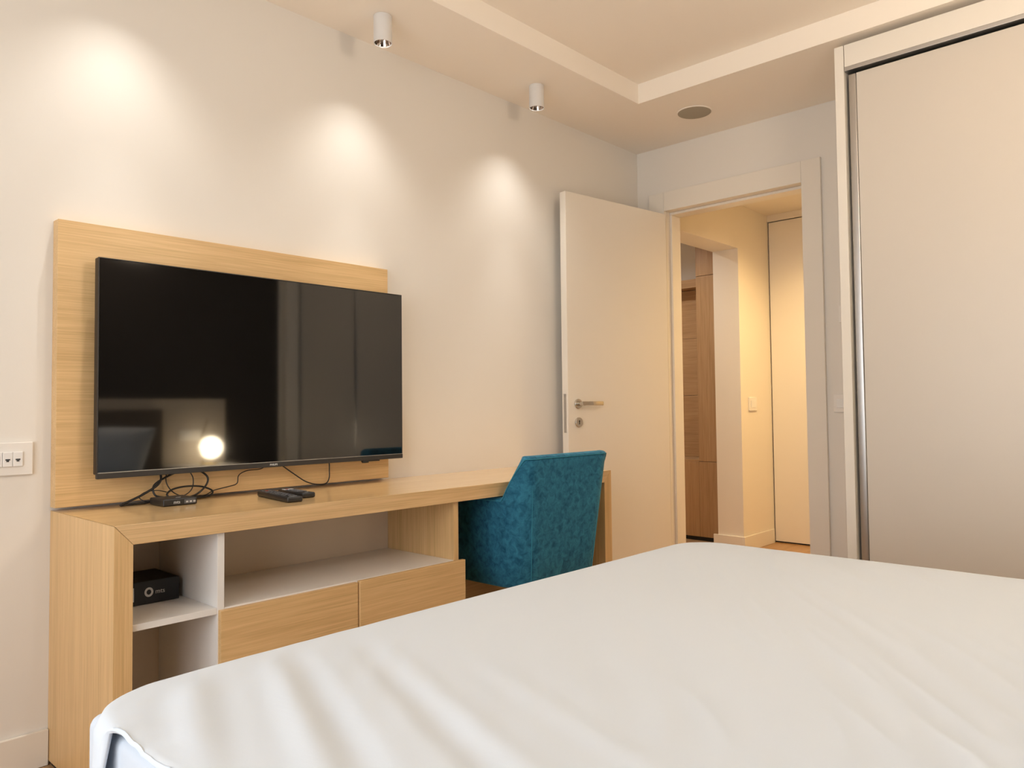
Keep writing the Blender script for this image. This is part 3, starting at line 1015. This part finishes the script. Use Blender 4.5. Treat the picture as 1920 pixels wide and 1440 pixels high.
def duvet():
    x0, x1, y0, y1 = 0.394, 2.200, -2.72, -1.236      # plan outline of the folded-over edge
    ztop = 0.580
    rc = 0.13
    cx, cy = (x0 + x1) / 2, (y0 + y1) / 2

    # outline, counter-clockwise from head-left: foot-left corner and foot-right corner are rounded
    pts = []

    def seg(a, b, st=0.012):
        a, b = Vector(a), Vector(b)
        k = max(1, int((b - a).length / st))
        for i in range(k):
            pts.append((a.lerp(b, i / k)))

    def arc(c, a0, a1, r, k=16):
        for i in range(k):
            a = math.radians(a0 + (a1 - a0) * i / k)
            pts.append(Vector((c[0] + r * math.cos(a), c[1] + r * math.sin(a))))
    r2 = 0.03
    seg((x0, y0 + r2), (x0, y1 - rc))
    arc((x0 + rc, y1 - rc), 180, 90, rc)
    seg((x0 + rc, y1), (x1 - rc, y1))
    arc((x1 - rc, y1 - rc), 90, 0, rc)
    seg((x1, y1 - rc), (x1, y0 + r2))
    arc((x1 - r2, y0 + r2), 0, -90, r2, 4)
    seg((x1 - r2, y0), (x0 + r2, y0))
    arc((x0 + r2, y0 + r2), 270, 180, r2, 4)
    # the window-side hem is not ruler straight
    for p in pts:
        if p.x < x0 + 0.001 and p.y < y1 - rc:
            f_ = min(1, ((y1 - rc) - p.y) / 0.06)
            p.x += f_ * (0.010 * noise.noise(Vector((p.y * 7, 3.3, 0))) + 0.005 * noise.noise(Vector((p.y * 23, 7.1, 0))))
    n = len(pts)
    # perimeter normals
    nor = []
    for i in range(n):
        d = (pts[(i + 1) % n] - pts[i - 1]).normalized()
        nor.append(Vector((-d.y, d.x)))

    def crease(x, y):
        z = 0.0
        # broad soft undulation
        z += 0.006 * noise.noise(Vector((x * 2.2, y * 2.2, 1.7)))
        # long soft folds running from the near left edge
        q = Vector((x * 0.80 + y * 0.60, -x * 0.60 + y * 0.80, 0))
        w = noise.noise(Vector((x * 1.4, y * 1.4, 8)))
        f = noise.noise(Vector((q.x * 3.0 + w, q.y * 15.0 + w * 1.3, 4.1)))
        z += 0.0030 * (1 - abs(f) * 2) * max(0, 0.45 + noise.noise(Vector((x * 1.9, y * 1.9, 9.3))))
        q2 = Vector((x * 0.96 - y * 0.26, x * 0.26 + y * 0.96, 0))
        g = noise.noise(Vector((q2.x * 4.0, q2.y * 26.0 + w * 2, 14.1)))
        z += 0.0013 * g * max(0, 0.3 + noise.noise(Vector((x * 2.6, y * 2.6, 19.3))) * 1.6)
        # soft folds running along the near left edge
        w2 = noise.noise(Vector((x * 2.5, y * 1.6, 31.0)))
        ph = (x - 0.39) * 50 + 1.6 * w2 - (y + 1.3) * 20
        env = math.exp(-((x - 0.60) / 0.20) ** 2) * min(1, max(0, (-1.27 - y) / 0.10)) * math.exp(-((y + 1.55) / 0.42) ** 2)
        z += 0.0050 * (math.sin(ph) + 0.5 * math.sin(ph * 1.73 + 1)) * env
        # fine gathers right at the hem
        z += 0.0016 * math.sin(y * 120 + 3 * w2) * math.exp(-((x - 0.40) / 0.06) ** 2)
        return z

    bm = bmesh.new()
    rings = []
    NT = 110
    R = 0.022
    for k in range(NT + 1):
        t = 0.012 + (1 - 0.012) * k / NT
        ring = []
        for p in pts:
            x, y = cx + (p.x - cx) * t, cy + (p.y - cy) * t
            # distance to the outline decides the rounding towards the edge
            e = min(x - x0, x1 - x, y1 - y)
            # corner distance
            for (ccx, sx) in ((x0 + rc, -1), (x1 - rc, 1)):
                if (x - ccx) * sx > 0 and y > y1 - rc:
                    e = min(e, rc - math.hypot(x - ccx, y - (y1 - rc)))
            e = max(e, 0)
            z = ztop
            # along the window-side hem the duvet ends flat on the mattress top
            k_ = min(1, max(0, ((y1 - rc) - y) / 0.05)) if x < cx else 0
            Re = R + (0.004 - R) * k_ if x - x0 < 0.12 else R
            if e < Re:
                z -= Re - math.sqrt(max(0, Re * Re - (Re - e) ** 2))
            z -= 0.004 * (1 - 0.7 * k_) * math.exp(-(e / 0.07) ** 2)
            # the loose corner sags
            dc = math.hypot(x - x0, y - y1)
            z -= 0.004 * math.exp(-(dc / 0.17) ** 2)
            fade = min(1, e / 0.06)
            z += crease(x, y) * fade
            if x < x0 + 0.10:
                z += k_ * 0.0045 * noise.noise(Vector((x * 9, y * 26, 2.2))) * math.exp(-(max(0, x - x0) / 0.04) ** 2)
            ring.append(bm.verts.new((x, y, z)))
        rings.append(ring)
    # skirt: long over the foot, wrapping the corners, short hem along the sides
    NS = 26

    def drop(p):
        if p.y >= y1 - rc - 0.001:
            a = 0.36
        else:
            a = 0.004
        if p.y < y1 - rc:
            d = (y1 - rc) - p.y
            if p.x < cx and d < 0.022:
                a = 0.36 + (0.004 - 0.36) * (d / 0.022) ** 0.5
            elif p.x > cx:
                a = 0.10
        return a
    base = [v.co.copy() for v in rings[-1]]
    arcl = 0
    acc = []
    for i, p in enumerate(pts):
        acc.append(arcl)
        arcl += (pts[(i + 1) % n] - p).length
    for k in range(1, NS + 1):
        t = k / NS
        ring = []
        for i, p in enumerate(pts):
            L = drop(p)
            d = L * t
            amp = 0.006 * min(1, d / 0.15)
            wav = amp * math.sin(acc[i] * 34 + 1.0) + amp * 0.6 * math.sin(acc[i] * 61)
            if L < 0.06:
                wav = 0.0015 * math.sin(acc[i] * 25) * t
            off = -0.004 * t * (L < 0.06) + wav + (0.012 if L > 0.06 else 0) * t ** 1.3
            q = p + nor[i] * off
            ring.append(bm.verts.new((q.x, q.y, base[i].z - d)))
        rings.append(ring)
    for A, B in zip(rings, rings[1:]):
        for i in range(n):
            bm.faces.new((A[i], A[(i + 1) % n], B[(i + 1) % n], B[i]))
    bm.faces.new(rings[0])
    o = mesh_obj('duvet', bm, 'linen', None, smooth=180, label='white cotton duvet spread over the bed in the foreground', cat='duvet')
    m = o.modifiers.new('thickness', 'SOLIDIFY')
    m.thickness = 0.0055
    m.offset = -1
    return o


duvet()


def pillow(c, w, d, h, tilt, label):
    bm = bmesh.new()
    nu, nv = 36, 20
    mm = Matrix.Translation(c) @ Matrix.Rotation(tilt, 4, 'X')

    def surf(u, v, s):
        a, b = abs(u), abs(v)
        th = h / 2 * (max(0, 1 - a ** 3.2) * max(0, 1 - b ** 3.2)) ** 0.55
        pin = 1 - 0.06 * (a * b) ** 0 * (1 - min(1, (a ** 6 + b ** 6)))
        x = u * w / 2 * (1 - 0.05 * (1 - a) * b ** 4) * (1 - .04 * (b ** 2) * (a ** 8) * 0)
        y = v * d / 2 * (1 - 0.06 * (1 - b) * a ** 4)
        wr = 0.006 * noise.noise(Vector((x * 9, y * 9, s * 3 + c[0])))
        return mm @ Vector((x, y, s * (th + wr * (th > .01))))
    grid = {}
    for s in (1, -1):
        for i in range(nu + 1):
            for j in range(nv + 1):
                u, v = -1 + 2 * i / nu, -1 + 2 * j / nv
                grid[s, i, j] = bm.verts.new(surf(u, v, s))
        for i in range(nu):
            for j in range(nv):
                f = (grid[s, i, j], grid[s, i + 1, j], grid[s, i + 1, j + 1], grid[s, i, j + 1])
                bm.faces.new(f if s > 0 else f[::-1])
    bmesh.ops.remove_doubles(bm, verts=bm.verts, dist=0.0005)
    return mesh_obj('pillow', bm, 'linen', None, smooth=180, label=label, cat='pillow', group='pillows on the bed')


pillow((1.74, -3.00, 0.735), 0.72, 0.42, 0.15, math.radians(52), 'white pillow leaning on the headboard nearest the globe lamp')
pillow((0.86, -3.00, 0.735), 0.72, 0.42, 0.15, math.radians(52), 'white pillow leaning on the headboard at the window side')

# ---- nightstand and globe lamp (seen mirrored in the television)
ns_ = thing('nightstand', (2.52, -3.03, 0), 'pale bedside cabinet beside the headboard', 'nightstand')
box('body', 2.285, 2.735, -3.218, -2.86, 0.05, 0.60, 'pale', ns_, 0.002)
box('top', 2.28, 2.74, -3.218, -2.845, 0.6005, 0.622, 'white', ns_, 0.002)
for z0, z1 in ((0.06, 0.325), (0.330, 0.595)):
    box('drawer', 2.288, 2.732, -2.8595, -2.842, z0, z1, 'pale', ns_, 0.0015)
box('plinth', 2.31, 2.71, -3.2, -2.88, 0.0007, 0.0495, 'dark', ns_, 0)
lp = thing('globe_table_lamp', (2.56, -3.06, 0.622), 'lit opal globe lamp with a slim brass stem on the bedside cabinet', 'lamp')
gx, gy, gz = 2.560, -3.06, 0.742
lathe('base', [(0.06, 0.6226), (0.06, 0.632), (0.055, 0.634)], (2.545, -3.06, 0), 'brass', lp, 36)
mesh_obj('stem', bm_tube(bmesh.new(), [Vector((2.505, -3.06, 0.633)), Vector((2.468, -3.062, .75)), Vector((2.52, -3.063, 0.90)), Vector((2.535, -3.063, 0.945))], 0.004, 10), 'brass', lp, smooth=60)
bm = bmesh.new()
bmesh.ops.create_uvsphere(bm, u_segments=40, v_segments=24, radius=0.083, matrix=Matrix.Translation((gx, gy, gz)))
mesh_obj('globe', bm, 'globe', lp, smooth=180)
so = thing('wall_socket', (2.47, YH + .03, 0.80), 'pale socket plate on the panel behind the globe lamp', 'socket')
box('plate', 2.40, 2.56, YH + .0305, YH + .038, 0.79, 0.87, 'plate', so, 0.002)
box('module', 2.425, 2.475, YH + .0382, YH + .041, 0.808, 0.852, 'white', so, 0.001)
